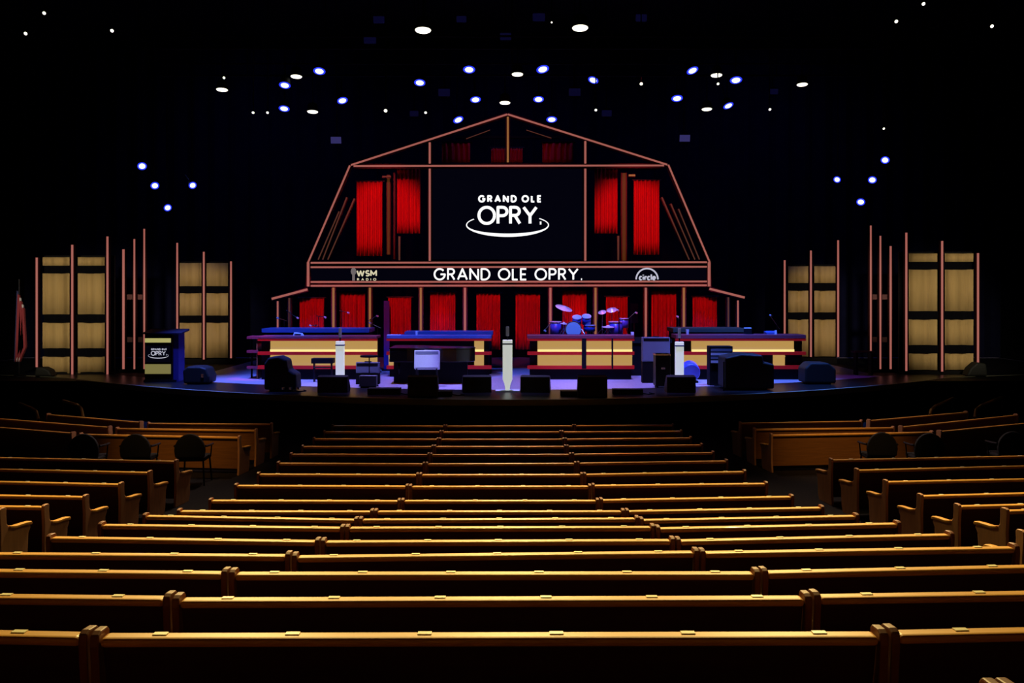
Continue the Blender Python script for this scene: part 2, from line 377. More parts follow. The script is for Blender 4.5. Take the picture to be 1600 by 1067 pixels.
# ------------------------------------------------------------------ lettering
def arcp(cx, cy, rx, ry, a0, a1, n=16): return [(cx+rx*math.cos(math.radians(a0+(a1-a0)*i/n)), cy+ry*math.sin(math.radians(a0+(a1-a0)*i/n))) for i in range(n+1)]
GL = {
 'G': (.95, [arcp(.48, .5, .48, .5, 42, 360, 22)+[(.56, .5)]]),
 'R': (.62, [[(0, 0), (0, 1), (.3, 1)]+arcp(.3, .75, .27, .25, 90, -90, 8)+[(0, .5)], [(.28, .5), (.6, 0)]]),
 'A': (.84, [[(0, 0), (.42, 1), (.84, 0)], [(.15, .32), (.69, .32)]]),
 'N': (.74, [[(0, 0), (0, 1), (.74, 0), (.74, 1)]]),
 'D': (.75, [[(0, 0), (0, 1), (.27, 1)]+arcp(.27, .5, .48, .5, 90, -90, 14)+[(0, 0)]]),
 'O': (1.0, [arcp(.5, .5, .5, .5, 0, 360, 26)]),
 'L': (.45, [[(0, 1), (0, 0), (.45, 0)]]),
 'E': (.5, [[(.5, 1), (0, 1), (0, 0), (.5, 0)], [(0, .5), (.45, .5)]]),
 'P': (.58, [[(0, 0), (0, 1), (.3, 1)]+arcp(.3, .74, .28, .26, 90, -90, 8)+[(0, .48)]]),
 'Y': (.82, [[(0, 1), (.41, .48), (.82, 1)], [(.41, .48), (.41, 0)]]),
 'W': (1.1, [[(0, 1), (.28, 0), (.55, .95), (.82, 0), (1.1, 1)]]),
 'S': (.56, [arcp(.3, .74, .26, .26, 40, 270, 10)+arcp(.28, .25, .28, .24, 90, -140, 10)]),
 'M': (.85, [[(0, 0), (0, 1), (.425, .3), (.85, 1), (.85, 0)]]),
 'I': (.02, [[(0, 0), (0, 1)]]),
 '.': (.05, [[(0, .03), (.1, .03)]]),
 'c': (.5, [arcp(.27, .3, .27, .3, 50, 310, 10)]),
 'i': (.02, [[(0, 0), (0, .6)], [(0, .8), (0, .95)]]),
 'r': (.3, [[(0, 0), (0, .6)], [(0, .3)]+arcp(.25, .32, .25, .26, 160, 70, 6)]),
 'l': (.02, [[(0, 0), (0, 1)]]),
 'e': (.52, [[(0, .32), (.52, .32)]+arcp(.26, .3, .26, .3, 0, 310, 10)]),
}
def strokes(mb, polys, x0, z0, sx, sz, th, y0=-.012, y1=0):
    for poly in polys:
        p = [Vector((x0+a*sx, z0+b*sz)) for a, b in poly]
        for k in range(len(p)-1):
            a, b = p[k], p[k+1]; d = b-a
            if d.length < 1e-6: continue
            d.normalize(); nn = Vector((-d.y, d.x))*th/2
            ea = 0 if k == 0 else 0; 
            mb.prism([(a-nn)[:], (b-nn)[:], (b+nn)[:], (a+nn)[:]], y0, y1, 'y')
            if k > 0: mb.prism([(a.x+th/2*math.cos(2*PI*i/8+.3), a.y+th/2*math.sin(2*PI*i/8+.3)) for i in range(8)], y0, y1, 'y')
def text(mb, s, x0, x1, z0, z1, th, gap=.32, space=.75):
    tot = 0
    for c in s: tot += space if c == ' ' else GL[c][0]+gap
    tot -= gap
    sx = (x1-x0-th)/tot; sz = z1-z0-th; x = x0+th/2
    for c in s:
        if c == ' ': x += space*sx; continue
        strokes(mb, GL[c][1], x, z0+th/2, sx, sz, th); x += (GL[c][0]+gap)*sx
def opry_logo(cx, cz, s, parent, m, name='lettering'):
    # s = metres per photo pixel of the big logo centred at (793, 337)
    def u(px): return cx+(px-793)*s
    def v(py): return cz-(py-337)*s
    mb = MB(); text(mb, 'GRAND OLE', u(747), u(846.5), v(316.5), v(304.8), 2.9*s, .62, .5); mb.build(name, m, parent)
    mb = MB(); text(mb, 'OPRY.', u(746), u(847), v(351.5), v(321.5), 4.6*s, .22); mb.build(name, m, parent)
    mb = MB(); pts = []; n = 60
    a0, a1 = 145, 399
    for i in range(n):
        qa = [math.radians(a0+(a1-a0)*k/n) for k in (i, i+1)]
        quad = []
        for q, sg in ((qa[0], 1), (qa[1], 1), (qa[1], -1), (qa[0], -1)):
            tk = (1.0+1.6*max(0, -math.sin(q)))*sg
            quad.append((u(793+(64+tk*.8)*math.cos(q)), v(351.5-(16+tk)*math.sin(q))))
        mb.prism(quad, -.012, 0, 'y')
    mb.build('swoosh_ring', m, parent)

# ------------------------------------------------------------------ the barn
DB = 31.0                       # plane of the barn frame
barn = thing('barn_set', 'large barn outline of maroon beams edged with pink light strips behind the stage', 'stage set', (X(793, DB), DB, 0))
def L2(px, py, d=DB): v = W(px, py, d); return Vector((v.x-barn.location.x, v.y-DB, v.z))
def beam(name, pa, pb, wid=.17, strip=.075, m=M_maroon, sm=M_strip, d=DB, parent=barn, org=None, dep=.16, nostrip=False):
    o = org if org is not None else barn.location
    a = W(*pa, d)-Vector(o); b = W(*pb, d)-Vector(o)
    q = Vector((b.x-a.x, b.z-a.z)).normalized(); nn = Vector((-q.y, q.x))
    def quad(w_, e=0): return [(a.x-nn.x*w_/2-q.x*e, a.z-nn.y*w_/2-q.y*e), (b.x-nn.x*w_/2+q.x*e, b.z-nn.y*w_/2+q.y*e), (b.x+nn.x*w_/2+q.x*e, b.z+nn.y*w_/2+q.y*e), (a.x+nn.x*w_/2-q.x*e, a.z+nn.y*w_/2-q.y*e)]
    bm_ = MB().prism(quad(wid), a.y, a.y+dep, 'y').build(name, m, parent)
    if not nostrip: MB().prism(quad(strip, -.01), a.y-.012, a.y, 'y').build('glow_strip', sm, bm_)
    return bm_
# roof and walls
for a, b in (((548, 258), (793, 178.5)), ((793, 178.5), (1043, 257.5)), ((481, 411), (547, 258)), ((1044, 257), (1109, 410))):
    beam('roof_beam', a, b, .14, .055)
beam('eave_beam', (481.5, 409), (481.5, 448), .16, .08); beam('eave_beam', (1108, 409), (1108, 448), .18, .09)
beam('tie_beam', (552, 259.5), (1038, 258.5), .15, .055, sm=M_strip)
for x, y0, y1 in ((671.5, 222, 256), (671.5, 263, 408), (914.5, 220, 256), (914.5, 263, 408)): beam('wall_post', (x, y0), (x, y1), .15, .065)
beam('wall_post', (793.5, 182), (793.5, 254), .15, .06, sm=M_stripg)
# header: two pairs of rails around the display
for y in (410.5, 417.5, 440.5, 446.5): beam('header_rail', (485, y), (1105, y-.8), .10, .055)
MB().prism([tuple((L2(x, y).x, L2(x, y).z)) for x, y in ((484, 448), (1106, 448), (1106, 408), (484, 408))], .05, 1.25, 'y').build('header_board', M_maroon, barn)
# lower posts
for x, sm in ((521, M_stripg), (578, M_stripg), (657.5, M_stripg), (726.5, M_strip), (860, M_strip), (930.5, M_stripg), (1009, M_strip), (1068.5, M_stripg)):
    beam('ground_post', (x, 449), (x, 579), .16, .07, sm=sm)
# lean-to porches
beam('porch_roof_beam', (424, 467), (481, 452), .14, .07); beam('porch_roof_beam', (1108, 451), (1164, 465), .14, .07)
for x, y in ((434, 470), (452, 465), (1138, 464), (1153, 469)): beam('porch_post', (x, y), (x, 579), .12, .05, sm=M_dimstrip if x in (452, 1138) else M_strip)
# slats inside the slopes and second frame
for k, (a, b) in enumerate((((554, 310), (512, 406)), ((542, 308), (504, 406)), ((530, 330), (497, 406)), ((1034, 308), (1077, 406)), ((1048, 318), (1086, 406)), ((1060, 326), (1093, 406)))):
    beam('roof_slat', a, b, .07, .035, sm=M_dimstrip)
for x, y0, y1, m, wd in ((607, 273, 398, M_brown, .14), (975, 270, 408, M_brown, .20), (616, 268, 405, M_maroon, .06)):
    beam('inner_post', (x, y0), (x, y1), wd, wd*.55, m=M_maroon, nostrip=m is M_maroon, sm=M_amber, d=DB+.35)  # strips here stand for amber light on brown timber, not lamps
for x, y0 in ((624, 369), (966, 368)): beam('inner_post', (x, y0), (x, 407), .08, .05, sm=M_dimstrip, d=DB)
beam('inner_rail', (597, 276), (611, 276), .06, .03, sm=M_dimstrip); beam('inner_rail', (982, 274), (993, 274), .08, .05, sm=M_stripg)
beam('attic_rail', (728, 217), (766, 203), .04, .02, sm=M_dimstrip, d=DB+.5); beam('attic_rail', (822, 203), (862, 216), .04, .02, sm=M_dimstrip, d=DB+.5)
beam('loft_beam', (560, 262), (1030, 262), .1, .05, m=M_black, nostrip=True, d=DB+.85)
beam('attic_beam', (712, 214), (874, 214), .08, .05, m=M_black, nostrip=True, d=DB+1.15)
beam('attic_beam', (690, 221), (738, 221), .05, .05, m=M_black, nostrip=True, d=DB+1.15)
beam('attic_beam', (846, 221), (898, 221), .05, .05, m=M_black, nostrip=True, d=DB+1.15)
# screen between the posts and the header display
DS = DB+.2
scr = thing('video_screen', 'large black video screen with a white ringed logo in the centre of the barn', 'screen', (X(793, DS), DS, 0))
def SX(px): return X(px, DS)-scr.location.x
MB().box(SX(676), SX(910), 0, .12, Z(405, DS), Z(264, DS)).build('display_panel', M_screen, scr)
opry_logo(0, Z(337, DS), DS/F, scr, M_letter)
hd = thing('led_banner', 'long narrow black display with white lettering across the barn header', 'sign', (X(793, DB), DB, 0))
def hx(px): return X(px, DB)-hd.location.x
MB().box(hx(486), hx(1104), -.0, .045, Z(438.5, DB), Z(419.5, DB)).build('display_panel', M_screen, hd)
t_ = MB(); text(t_, 'GRAND OLE OPRY.', hx(677.5), hx(910), Z(438.2, DB), Z(418.8, DB), .058, .30, .55); t_.build('lettering', M_letter, hd)
t_ = MB(); text(t_, 'WSM', hx(557), hx(589), Z(432, DB), Z(422, DB), .045, .28); t_.build('lettering', M_gold, hd)
t_ = MB(); text(t_, 'RADIO', hx(558), hx(588), Z(438.5, DB), Z(434.5, DB), .018, 1.0); t_.build('lettering', M_gold, hd)
t_ = MB(); t_.box(hx(550.5), hx(554.5), -.012, 0, Z(438.5, DB), Z(428, DB)); t_.prism([(hx(552.4)+.09*math.cos(a*PI/6), Z(424, DB)+.12*math.sin(a*PI/6)) for a in range(12)], -.012, 0, 'y'); t_.build('microphone_emblem', glow('grey_emblem', (120, 112, 112), .8), hd)
t_ = MB()
strokes(t_, [arcp(0, 0, 1, 1, 0, 180, 20)], hx(1011), Z(436.5, DB), 17*DB/F, 17*DB/F, .05)
t_.build('arch_emblem', M_letterdim, hd)
t_ = MB(); text(t_, 'circle', hx(998), hx(1025), Z(438.3, DB), Z(427.5, DB), .05, .3); t_.build('lettering', M_letterdim, hd)

# curtains
def curtain(x0, x1, y0, y1, d, label, group, folds=6, up=.3):
    xa, xb = X(x0, d), X(x1, d); zt, zb = Z(y0, d), max(.02, Z(y1, d)); w_ = xb-xa
    t = thing('curtain', label, 'curtain', ((xa+xb)/2, d, zb), 0, group)
    mb = MB(); N = folds*8; vs = []; H = zt-zb
    for j in range(6):
        for i in range(N+1):
            u_ = i/N; amp = .06*(1-.15*math.sin(j*2.1)); ph = 2*PI*folds*u_+.5*math.sin(u_*9+x0)
            vs.append((-w_/2+w_*u_, amp*math.sin(ph)+.02*math.sin(ph*.37+x0), H*j/5))
    fs = [(j*(N+1)+i, j*(N+1)+i+1, (j+1)*(N+1)+i+1, (j+1)*(N+1)+i) for j in range(5) for i in range(N)]
    mb.add(vs, fs); o = mb.build('fabric', M_curtain, t, smooth=True)
    so = o.modifiers.new('thick', 'SOLIDIFY'); so.thickness = .012
    MB().tube((-w_/2-.06, 0, H+.02), (w_/2+.06, 0, H+.02), .025).build('rod', M_metal, t)
    for s_ in (-1, 1): MB().tube((s_*w_*.3, 0, H+.02), (s_*w_*.3, 0, H+.02+up), .008).build('hanger', M_metal, t)
    return t
g1 = 'tall red curtains in the upper barn'; g2 = 'red curtains along the ground floor of the barn'; g3 = 'dim red curtains under the barn roof'
DC = DB+.9
curtain(558, 598, 284, 400, DC, 'red pleated curtain in the upper barn, hanging lower, beside the left roof slope', g1, up=.55)
curtain(621, 657.5, 265, 365, DC, 'red pleated curtain in the upper barn directly left of the screen', g1, up=.12)
curtain(929.5, 965.5, 264, 365, DC, 'red pleated curtain in the upper barn directly right of the screen', g1, up=.12)
curtain(990.5, 1030.5, 282, 398, DC, 'red pleated curtain in the upper barn, hanging lower, beside the right roof slope', g1, up=.5)
for (a, b, y), lab in zip(((469, 507, 466), (531, 571, 457), (607, 643, 465), (672.5, 712, 456), (745, 782, 458), (806, 844, 458), (879, 917, 454), (947, 981, 464), (1018.5, 1057, 454), (1083, 1120, 464)),
        ('leftmost red ground-floor curtain in the barn, under the left porch beam', 'second red ground-floor curtain from the left, behind the left desk', 'third red ground-floor curtain from the left, above the gap between desks', 'fourth red ground-floor curtain from the left, behind the black piano',
         'red ground-floor curtain just left of the centre microphone column', 'red ground-floor curtain just right of the centre microphone column', 'red ground-floor curtain behind the left cymbals of the drum kit', 'red ground-floor curtain behind the right cymbals of the drum kit', 'second red ground-floor curtain from the right, beside the grey amplifier', 'rightmost red ground-floor curtain in the barn, near the right porch')):
    curtain(a, b, y, 546, DC-.1, lab, g2, folds=6, up=Z(447, DB)-Z(y, DC-.1)+.02)
for (a, b, y), lab in zip(((691, 735, 224), (768, 790, 232), (796, 817, 232), (848, 896, 224)), ('dim red curtain high under the barn roof, left of the screen logo', 'narrow dim red curtain under the roof just left of the ridge post', 'narrow dim red curtain under the roof just right of the ridge post', 'dim red curtain high under the barn roof, right of the screen logo')):
    curtain(a, b, y, 254, DC+.3, lab, g3, folds=5, up=.12 if y == 224 else .38)

# ------------------------------------------------------------------ side towers
def tower(name, label, d, posts, bays, rows, group, slant=0):
    cx = X((posts[0][0]+posts[-1][0])/2, d)
    t = thing(name, label, 'stage set', (cx, d, 0), 0, group); org = t.location.copy()
    for x, y0, y1, sm in posts:
        beam('post', (x, y0), (x, y1), .12, .06, m=M_darkpost, sm=sm, d=d, parent=t, org=org, dep=.1)
    yb = max(p[2] for p in posts)
    for (xa, xb) in bays:
        ra = X(xa, d+.15)-cx; rb = X(xb, d+.15)-cx
        MB().box(ra-.16, rb+.16, .50, .56, 0, Z(rows[0][0]-3, d+.3)).build('backing_board', M_black, t)
        for (y0, y1) in rows:
            mb = MB(); N = 36; zt = Z(y0, d+.15); zb = Z(y1, d+.15)
            for i in range(N):
                def pt(k): u_ = k/N; return ra+(rb-ra)*u_, .10+.12*math.sin(PI*u_)+.035*math.sin(2*PI*2*u_+xa)
                p, q = pt(i), pt(i+1)
                mb.add([(p[0], p[1], zb), (q[0], q[1], zb), (q[0], q[1], zt), (p[0], p[1], zt)], [(0, 1, 2, 3)])
            o = mb.build('fabric_panel', M_fabric, t, smooth=True)
            so = o.modifiers.new('thick', 'SOLIDIFY'); so.thickness = .02
    allx = [X(b, d)-cx for bb in bays for b in bb]
    for (a, b) in zip(rows, rows[1:]):
        MB().box(min(allx)-.05, max(allx)+.05, .13, .2, Z(b[0], d+.15), Z(a[1], d+.15)).build('crossbar', M_drape, t)
    # feet down to the floor
    MB().box(min(allx)-.1, max(allx)+.1, .1, .5, 0, max(.06, Z(rows[-1][1]+2, d))).build('plinth', M_black, t)
    return t
DT = 29.8
tower('lit_panel_tower', 'wide tan fabric panel tower with three lit posts at the far left of the stage', DT, [(57.5, 402, 574, M_strip), (113, 382, 586, M_strip), (168, 369, 586, M_strip)], [(68.5, 110), (123, 164)], [(402, 415), (427, 491), (504, 544), (557, 583)], 'tan panel towers beside the stage')
tower('lit_panel_tower', 'narrower tan fabric panel tower behind the dark lectern at stage left edge', 34, [(277, 379, 568, M_strip), (318.5, 393, 562, M_strip), (361, 408, 560, M_strip)], [(280.5, 315), (322.5, 356)], [(411, 447), (458, 493), (504, 559)], 'tan panel towers beside the stage')
tower('lit_panel_tower', 'narrower tan fabric panel tower behind the right desk end', 34, [(1226, 406, 556, M_strip), (1267, 391, 558, M_strip), (1309.5, 375, 558, M_strip)], [(1232, 1262.5), (1272, 1305)], [(416, 442), (454, 488), (499, 557)], 'tan panel towers beside the stage')
tower('lit_panel_tower', 'wide tan fabric panel tower with three lit posts at the far right of the stage', DT, [(1416, 363, 580, M_strip), (1472, 376, 581, M_strip), (1528, 395, 568, M_strip)], [(1419.5, 1463), (1475.5, 1519)], [(396, 409), (421, 486), (499, 539), (552, 578)], 'tan panel towers beside the stage')
def trio(label, posts, d=30.6):
    cx = X(posts[1][0], d)
    t = thing('lit_post_screen', label, 'stage set', (cx, d, 0), 0, 'open frames of three lit posts'); org = t.location.copy()
    for x, y0, y1, s in posts: beam('post', (x, y0), (x, y1), .12, s, m=M_darkpost, dep=.1, d=d, parent=t, org=org)
    a, b = X(posts[0][0], d)-cx, X(posts[-1][0], d)-cx
    for y in (460, 527): MB().box(a, b, .16, .2, Z(y+8, d), Z(y, d)).build('crossbar', M_maroon, t)
    MB().box(a-.1, b+.1, -.1, .3, 0, .1).build('base', M_black, t)
trio('three tall bare lit posts between the two left panel towers', [(193, 389, 581, .07), (210, 373, 581, .05), (225.5, 357, 580, .05)])
trio('three tall bare lit posts between the two right panel towers', [(1360.5, 352, 576, .05), (1375.5, 368, 577, .05), (1391.5, 384, 580, .06)])
# spare dark wing flats behind the towers
# flag
t = thing('flag_on_pole', 'furled striped flag on a pole in the dark at the left edge', 'flag', (X(30, 29), 29, 0))
MB().tube((0, 0, 0), (0, 0, Z(436, 29)), .02).build('pole', M_metal, t); MB().lathe([(.18, 0), (.18, .03), (.04, .08)]).build('base', M_metal, t)
for k, m in enumerate((M_flagblue, M_flagred, M_flagwhite, M_flagred, M_flagwhite, M_flagred)):
    x = -.05+.035*k; MB().prism([(x, 2.6-.1*k), (x+.045, 2.55-.1*k), (x+.09+.02*(k % 2), .9), (x-.08, .45)], -.05-.02*(k % 2), .02, 'y').build('flag_fold', m, t)

# ------------------------------------------------------------------ desks
def desk(label, x0, x1, d, top, panels1, panels2, posts=(), depth=.8, mtop=M_desktop):
    cx = X((x0+x1)/2, d); t = thing('band_desk', label, 'desk', (cx, d, 0), 0, 'gold-fronted desks across the stage')
    a, b = X(x0, d)-cx, X(x1, d)-cx
    z = lambda y: Z(y, d)
    MB().box(a+.08, b-.08, .1, depth-.05, 0, z(523)-.04).build('body', M_black, t)
    MB().box(a, b, -.03, depth, z(529), z(top)).build('worktop', mtop, t, bevel=.01)
    MB().box(a-.0, b, -.02, .12, z(532.5), z(529.2)).build('red_trim', M_red, t)
    MB().box(a, b, -.03, .12, z(554.5), z(549.5)).build('shelf_trim', M_red, t)
    MB().box(a, b, -.03, .12, z(576.5), z(571)).build('shelf_trim', M_red, t)
    MB().box(a+.1, b-.1, .05, .12, 0, z(576.5)).build('kickboard', M_black, t)
    for (p, q) in panels1:
        MB().box(X(p, d)-cx, X(q, d)-cx, .04, .10, z(549.5), z(532.5)).build('front_panel', M_desk, t)
        MB().box(X(p, d)-cx, X(q, d)-cx, -.01, .04, z(549.4), z(546)).build('glow_strip', M_deskled, t)
    for (p, q) in panels2:
        MB().box(X(p, d)-cx, X(q, d)-cx, .04, .10, z(571), z(554.5)).build('front_panel', M_desk, t)
        MB().box(X(p, d)-cx, X(q, d)-cx, .0, .04, z(557.6), z(556)).build('glow_strip', M_desk, t)
    for (p, q) in posts:
        MB().box(X(p, d)-cx, X(q, d)-cx, -.035, .1, z(576), z(529)).build('divider', M_black, t)
    return t
DD = 28.0
tl = desk('long gold-fronted desk with red shelves on the left of the stage', 403, 589, DD, 525, [(422, 589)], [(422, 589)])
tm = desk('gold-fronted desk mostly hidden behind the black piano', 604, 768, DD+.9, 524, [(741, 756)], [(607, 615), (741, 756)], mtop=M_bluetop)
tr = desk('gold-fronted desk with a dark gap, right of the centre microphone', 824, 991, DD, 524, [(840, 909), (916, 988)], [(840, 909), (916, 988)], posts=((909, 916), (955.5, 958)))
tx = desk('long gold-fronted desk at the right of the stage, half hidden by dark cases', 1056, 1259, DD, 523, [(1081, 1241)], [(1064, 1108), (1209, 1227)], posts=())
# wrapped ends of the left desk: three shelves
e = thing('shelf_unit', 'open end shelf unit with three violet-lit shelves left of the left desk', 'shelf', (X(396, DD+.3), DD+.3, 0))
for y in (526, 548, 573): MB().box(-.17, .17, -.1, .5, Z(y+4, DD), Z(y, DD)).build('shelf', M_desktop, e)
MB().box(.10, .14, -.05, .4, 0, Z(528, DD)).build('support_post', M_brown, e); MB().box(-.16, -.13, .3, .4, 0, Z(528, DD)).build('support_post', M_black, e)
# rear worktops / risers
def riser(label, x0, x1, y, d, dep=1.2, m=M_bluetop):
    cx = X((x0+x1)/2, d); t = thing('band_riser', label, 'riser', (cx, d, 0), 0, 'raised platforms behind the desks')
    a, b = X(x0, d)-cx, X(x1, d)-cx
    MB().box(a, b, 0, dep, Z(y+6, d), Z(y, d)).build('deck', m, t)
    MB().box(a+.05, b-.05, .05, dep-.05, 0, Z(y+6, d)).build('skirt', M_black, t)
    return Z(y, d)
riser('long blue-lit platform behind the left desk', 409, 577, 513.5, 29.2, 1.15)
riser('blue-lit platform behind the piano desk', 632, 770, 518, 29.9, .9)
riser('dark green-edged platform behind the right desk', 1052, 1165, 513, 29.2, 1.2, mat('olive_edge', (80, 84, 66), .6))
zdr = riser('dark platform under the drum kit', 850, 1050, 530, 29.3, 1.55, M_tolex)

# ------------------------------------------------------------------ drum kit (one thing per stand or drum)
DK = 30.2
def drum(label, px, py, wpx, hpx, d=DK, tilt=0, name='drum', m=M_drum):
    r = wpx/2*d/F; h = hpx*d/F; z0 = Z(py+hpx/2, d)
    t = thing(name, label, 'drum', (X(px, d), d, zdr), 0, 'drum kit')
    mt = Matrix.Translation((0, 0, z0-zdr)) @ Matrix.Rotation(tilt, 4, 'X')
    MB().lathe([(r, 0), (r, h)], mt).build('shell', m, t, smooth=True)
    MB().lathe([(r*1.04, h), (r*1.04, h+.02)], mt).build('drum_head', M_skin, t)
    MB().lathe([(r*1.05, h-.04), (r*1.05, h-.01)], mt).build('rim', M_chrome, t)
    for a in (0, 2.1, 4.2):
        MB().tube((r*.5*math.cos(a), r*.5*math.sin(a), z0-zdr), (r*1.1*math.cos(a), r*1.1*math.sin(a), 0), .012).build('leg', M_chrome, t)
drum('blue floor tom at the left of the drum kit', 868, 513, 18, 20)
drum('small upper tom left of the drum kit centre', 901, 500, 14, 11, tilt=.5)
drum('small upper tom right of the drum kit centre', 916, 499, 14, 12, tilt=.5)
drum('violet-lit snare drum at the drum kit centre', 921, 513, 18, 9)
drum('dark floor tom at the right of the drum kit', 962, 513, 22, 20)
drum('blue rack drum behind the right cymbals', 975, 505, 14, 14)
t = thing('bass_drum', 'blue-lit bass drum low at the centre of the drum kit', 'drum', (X(896, DK-.5), DK-.5, zdr), 0, 'drum kit')
rr = .25
MB().lathe([(rr, 0), (rr, .45)], Matrix.Translation((0, 0, rr+.03)) @ Matrix.Rotation(-PI/2, 4, 'X')).build('shell', M_drum, t, smooth=True)
MB().lathe([(rr*.94, -.012), (rr*.94, 0)], Matrix.Translation((0, 0, rr+.03)) @ Matrix.Rotation(-PI/2, 4, 'X')).build('drum_head', M_skin, t)
MB().lathe([(rr*1.05, -.02), (rr*1.05, .03)], Matrix.Translation((0, .02, rr+.03)) @ Matrix.Rotation(-PI/2, 4, 'X')).build('hoop', M_chrome, t)
for s in (-1, 1): MB().tube((s*.25, .02, .3), (s*.42, -.15, 0), .012).build('leg', M_chrome, t)
def cymbal(label, px, py, wpx, tx, ty, d=DK, tom=False):
    t = thing('cymbal_stand', label, 'cymbal', (X(px, d), d, zdr), 0, 'drum kit'); z = Z(py, d)-zdr; r = wpx/2*d/F
    mt = Matrix.Translation((0, 0, z)) @ Matrix.Rotation(tx, 4, 'X') @ Matrix.Rotation(ty, 4, 'Y')
    MB().lathe([(r, 0), (r*.98, .008), (r*.3, .03), (r*.22, .055), (.01, .065)], mt, 28).build('cymbal', M_brass, t, smooth=True)
    MB().tube((0, 0, .25), (0, 0, z), .011).build('pole', M_chrome, t)
    for a in (.4, 2.5, 4.6): MB().tube((0, 0, .3), (.28*math.cos(a), .28*math.sin(a), 0), .01).build('leg', M_chrome, t)
cymbal('large bright cymbal tilted high at the left of the drum kit', 881, 481.5, 28, .30, .28)
cymbal('bright cymbal at the right of the drum kit, lower of the two', 941, 488, 13, .5, -.2)
cymbal('bright cymbal at the right of the drum kit, upper of the two', 956, 484.5, 17, .45, -.15)
cymbal('low hi-hat cymbal on the left side of the drum kit', 881, 506, 12, .1, .1, DK-.3)
cymbal('low wide cymbal on the right side of the drum kit', 950, 511, 20, .1, .0, DK-.2)

# ------------------------------------------------------------------ microphones on stands
def micstand(label, px, d, ytop, z0, boom=None):
    t = thing('microphone_stand', label, 'microphone stand', (X(px, d), d, z0), 0, 'boom microphone stands behind the desks'); z = Z(ytop, d)-z0
    MB().lathe([(.13, 0), (.13, .02), (.03, .04)]).build('base', M_metal, t)
    MB().tube((0, 0, .03), (0, 0, z), .012).build('pole', M_metal, t)
    e = Vector((0, 0, z))
    if boom:
        e = Vector((boom[0]*d/F, -.1, z-boom[1]*d/F)); s_ = Vector((-boom[0]*.4*d/F, .04, z+boom[1]*.4*d/F))
        MB().tube(s_, e, .011).build('boom_arm', M_chrome, t)
    MB().tube(e, e+Vector((.05, -.05, -.02)), .026, .032).build('microphone', M_silver, t, smooth=True)
for a in (('boom microphone stand at the left end of the left desk', 452, 30.65, 488, 0, (13, 8)), ('boom microphone stand beside the left porch post', 444, 30.65, 500, 0, (-10, -4)), ('microphone stand in front of the leftmost curtain', 498, 30.6, 494, 0, (10, 1)),
          ('low microphone stand in the middle of the left platform', 493, 30.6, 508, 0, (-8, 0)), ('microphone stand in front of the second curtain from the left', 534, 30.6, 486, 0, (10, 2)), ('microphone stand beside the post at the left desk end', 579, 30.6, 499, 0, (10, -6)),
          ('low microphone stand near the gap between desks', 590, 30.6, 510, 0, (-12, -6)), ('boom microphone stand leaning over the right end of the right desk', 1214, 29.3, 508, 0, (-13, -16)), ('boom microphone stand beside the drum kit, left', 858, 29.9, 508, zdr, (-8, 8)),
          ('tall microphone stand beside the right cymbals', 967, 29.9, 482, zdr, (-4, 2)), ('microphone stand at the right side of the drum kit', 986, 29.9, 494, zdr, (6, -6)), ('microphone stand between the two right-hand curtains', 1060, 30.6, 497, 0, (-4, -3))):
    micstand(*a)

# white columns holding the vocal microphones
def column(label, px, ytop, ybot, wpx, d, base=True):
    cx = X(px, d); t = thing('microphone_column', label, 'microphone stand', (cx, d, 0), 0, 'white illuminated microphone columns')
    hw = wpx/2*d/F; z = lambda y: Z(y, d)
    zb = .04
    MB().prism([(-hw*.45, zb), (hw*.45, zb), (hw*.6, z(ytop)*.10+.05), (hw, z(ytop)*.2+.05), (hw, z(ytop)), (-hw, z(ytop)), (-hw, z(ytop)*.2+.05), (-hw*.6, z(ytop)*.10+.05)], -hw*.8, hw*.8, 'y').build('light_column', M_white, t, bevel=.01)
    MB().box(-hw*1.08, hw*1.08, -hw*.9, hw*.9, z(ytop+6)-.02, z(ytop+5)).build('band', M_greyblue, t)
    if base: MB().box(-.31, .31, -.22, .22, 0, .035).build('base_plate', M_silver, t, bevel=.008)
    else: MB().box(-.2, .2, -.2, .2, 0, .035).build('base_plate', M_silver, t, bevel=.008)
    MB().tube((0, 0, z(ytop)), (0, 0, z(ytop-6)), .02).build('mount', M_black, t)
    MB().tube((0, 0, z(ytop-6)), (0, 0, z(ytop-21)), .042).build('microphone', mat('grey_mesh_glow', (120, 120, 128), .5, emit=(80, 80, 86), es=.4), t, bevel=.012)  # microphone mesh brightened by a slight glow
    return t
column('tall white tapering microphone column at the centre front of the stage', 793, 531, 608, 15, 24.75)
column('white microphone column in front of the left desk', 531.5, 533, 590, 12.5, 26.2, False)
column('white microphone column in front of the right desk', 1061.5, 534, 590, 12.5, 26.2, False)

# ------------------------------------------------------------------ floor monitors
def monitor(label, x0, x1, y0, d, yaw=0):
    w_ = (x1-x0)*d/F/2; h = Z(y0, d)
    t = thing('floor_monitor', label, 'speaker', (X((x0+x1)/2, d), d, 0), yaw, 'wedge monitors along the stage edge')
    # wedge: grille faces away from the hall (towards the performer)
    MB().prism([(-.02, 0), (.42, 0), (.46, .10), (.14, h), (-.02, h*.94)], -w_, w_, 'x').build('cabinet', M_tolex, t, bevel=.012)
    MB().prism([(.465, .11), (.475, .12), (.15, h+.008), (.14, h-.004)], -w_+.03, w_-.03, 'x').build('grille', M_grille, t)
    MB().box(-w_*.25, w_*.25, -.035, -.02, h*.62, h*.75).build('handle', M_grille, t)
    MB().box(-w_+.05, -w_+.14, -.03, -.018, h*.2, h*.4).build('connector_panel', M_metal, t)
monitor('dark wedge monitor in front of the left white column', 496, 543, 587, 24.4)
monitor('dark wedge monitor below the silver amplifier', 637, 684, 587, 23.5)
monitor('dark wedge monitor just left of the centre microphone', 723, 768, 587, 24.4, .1)
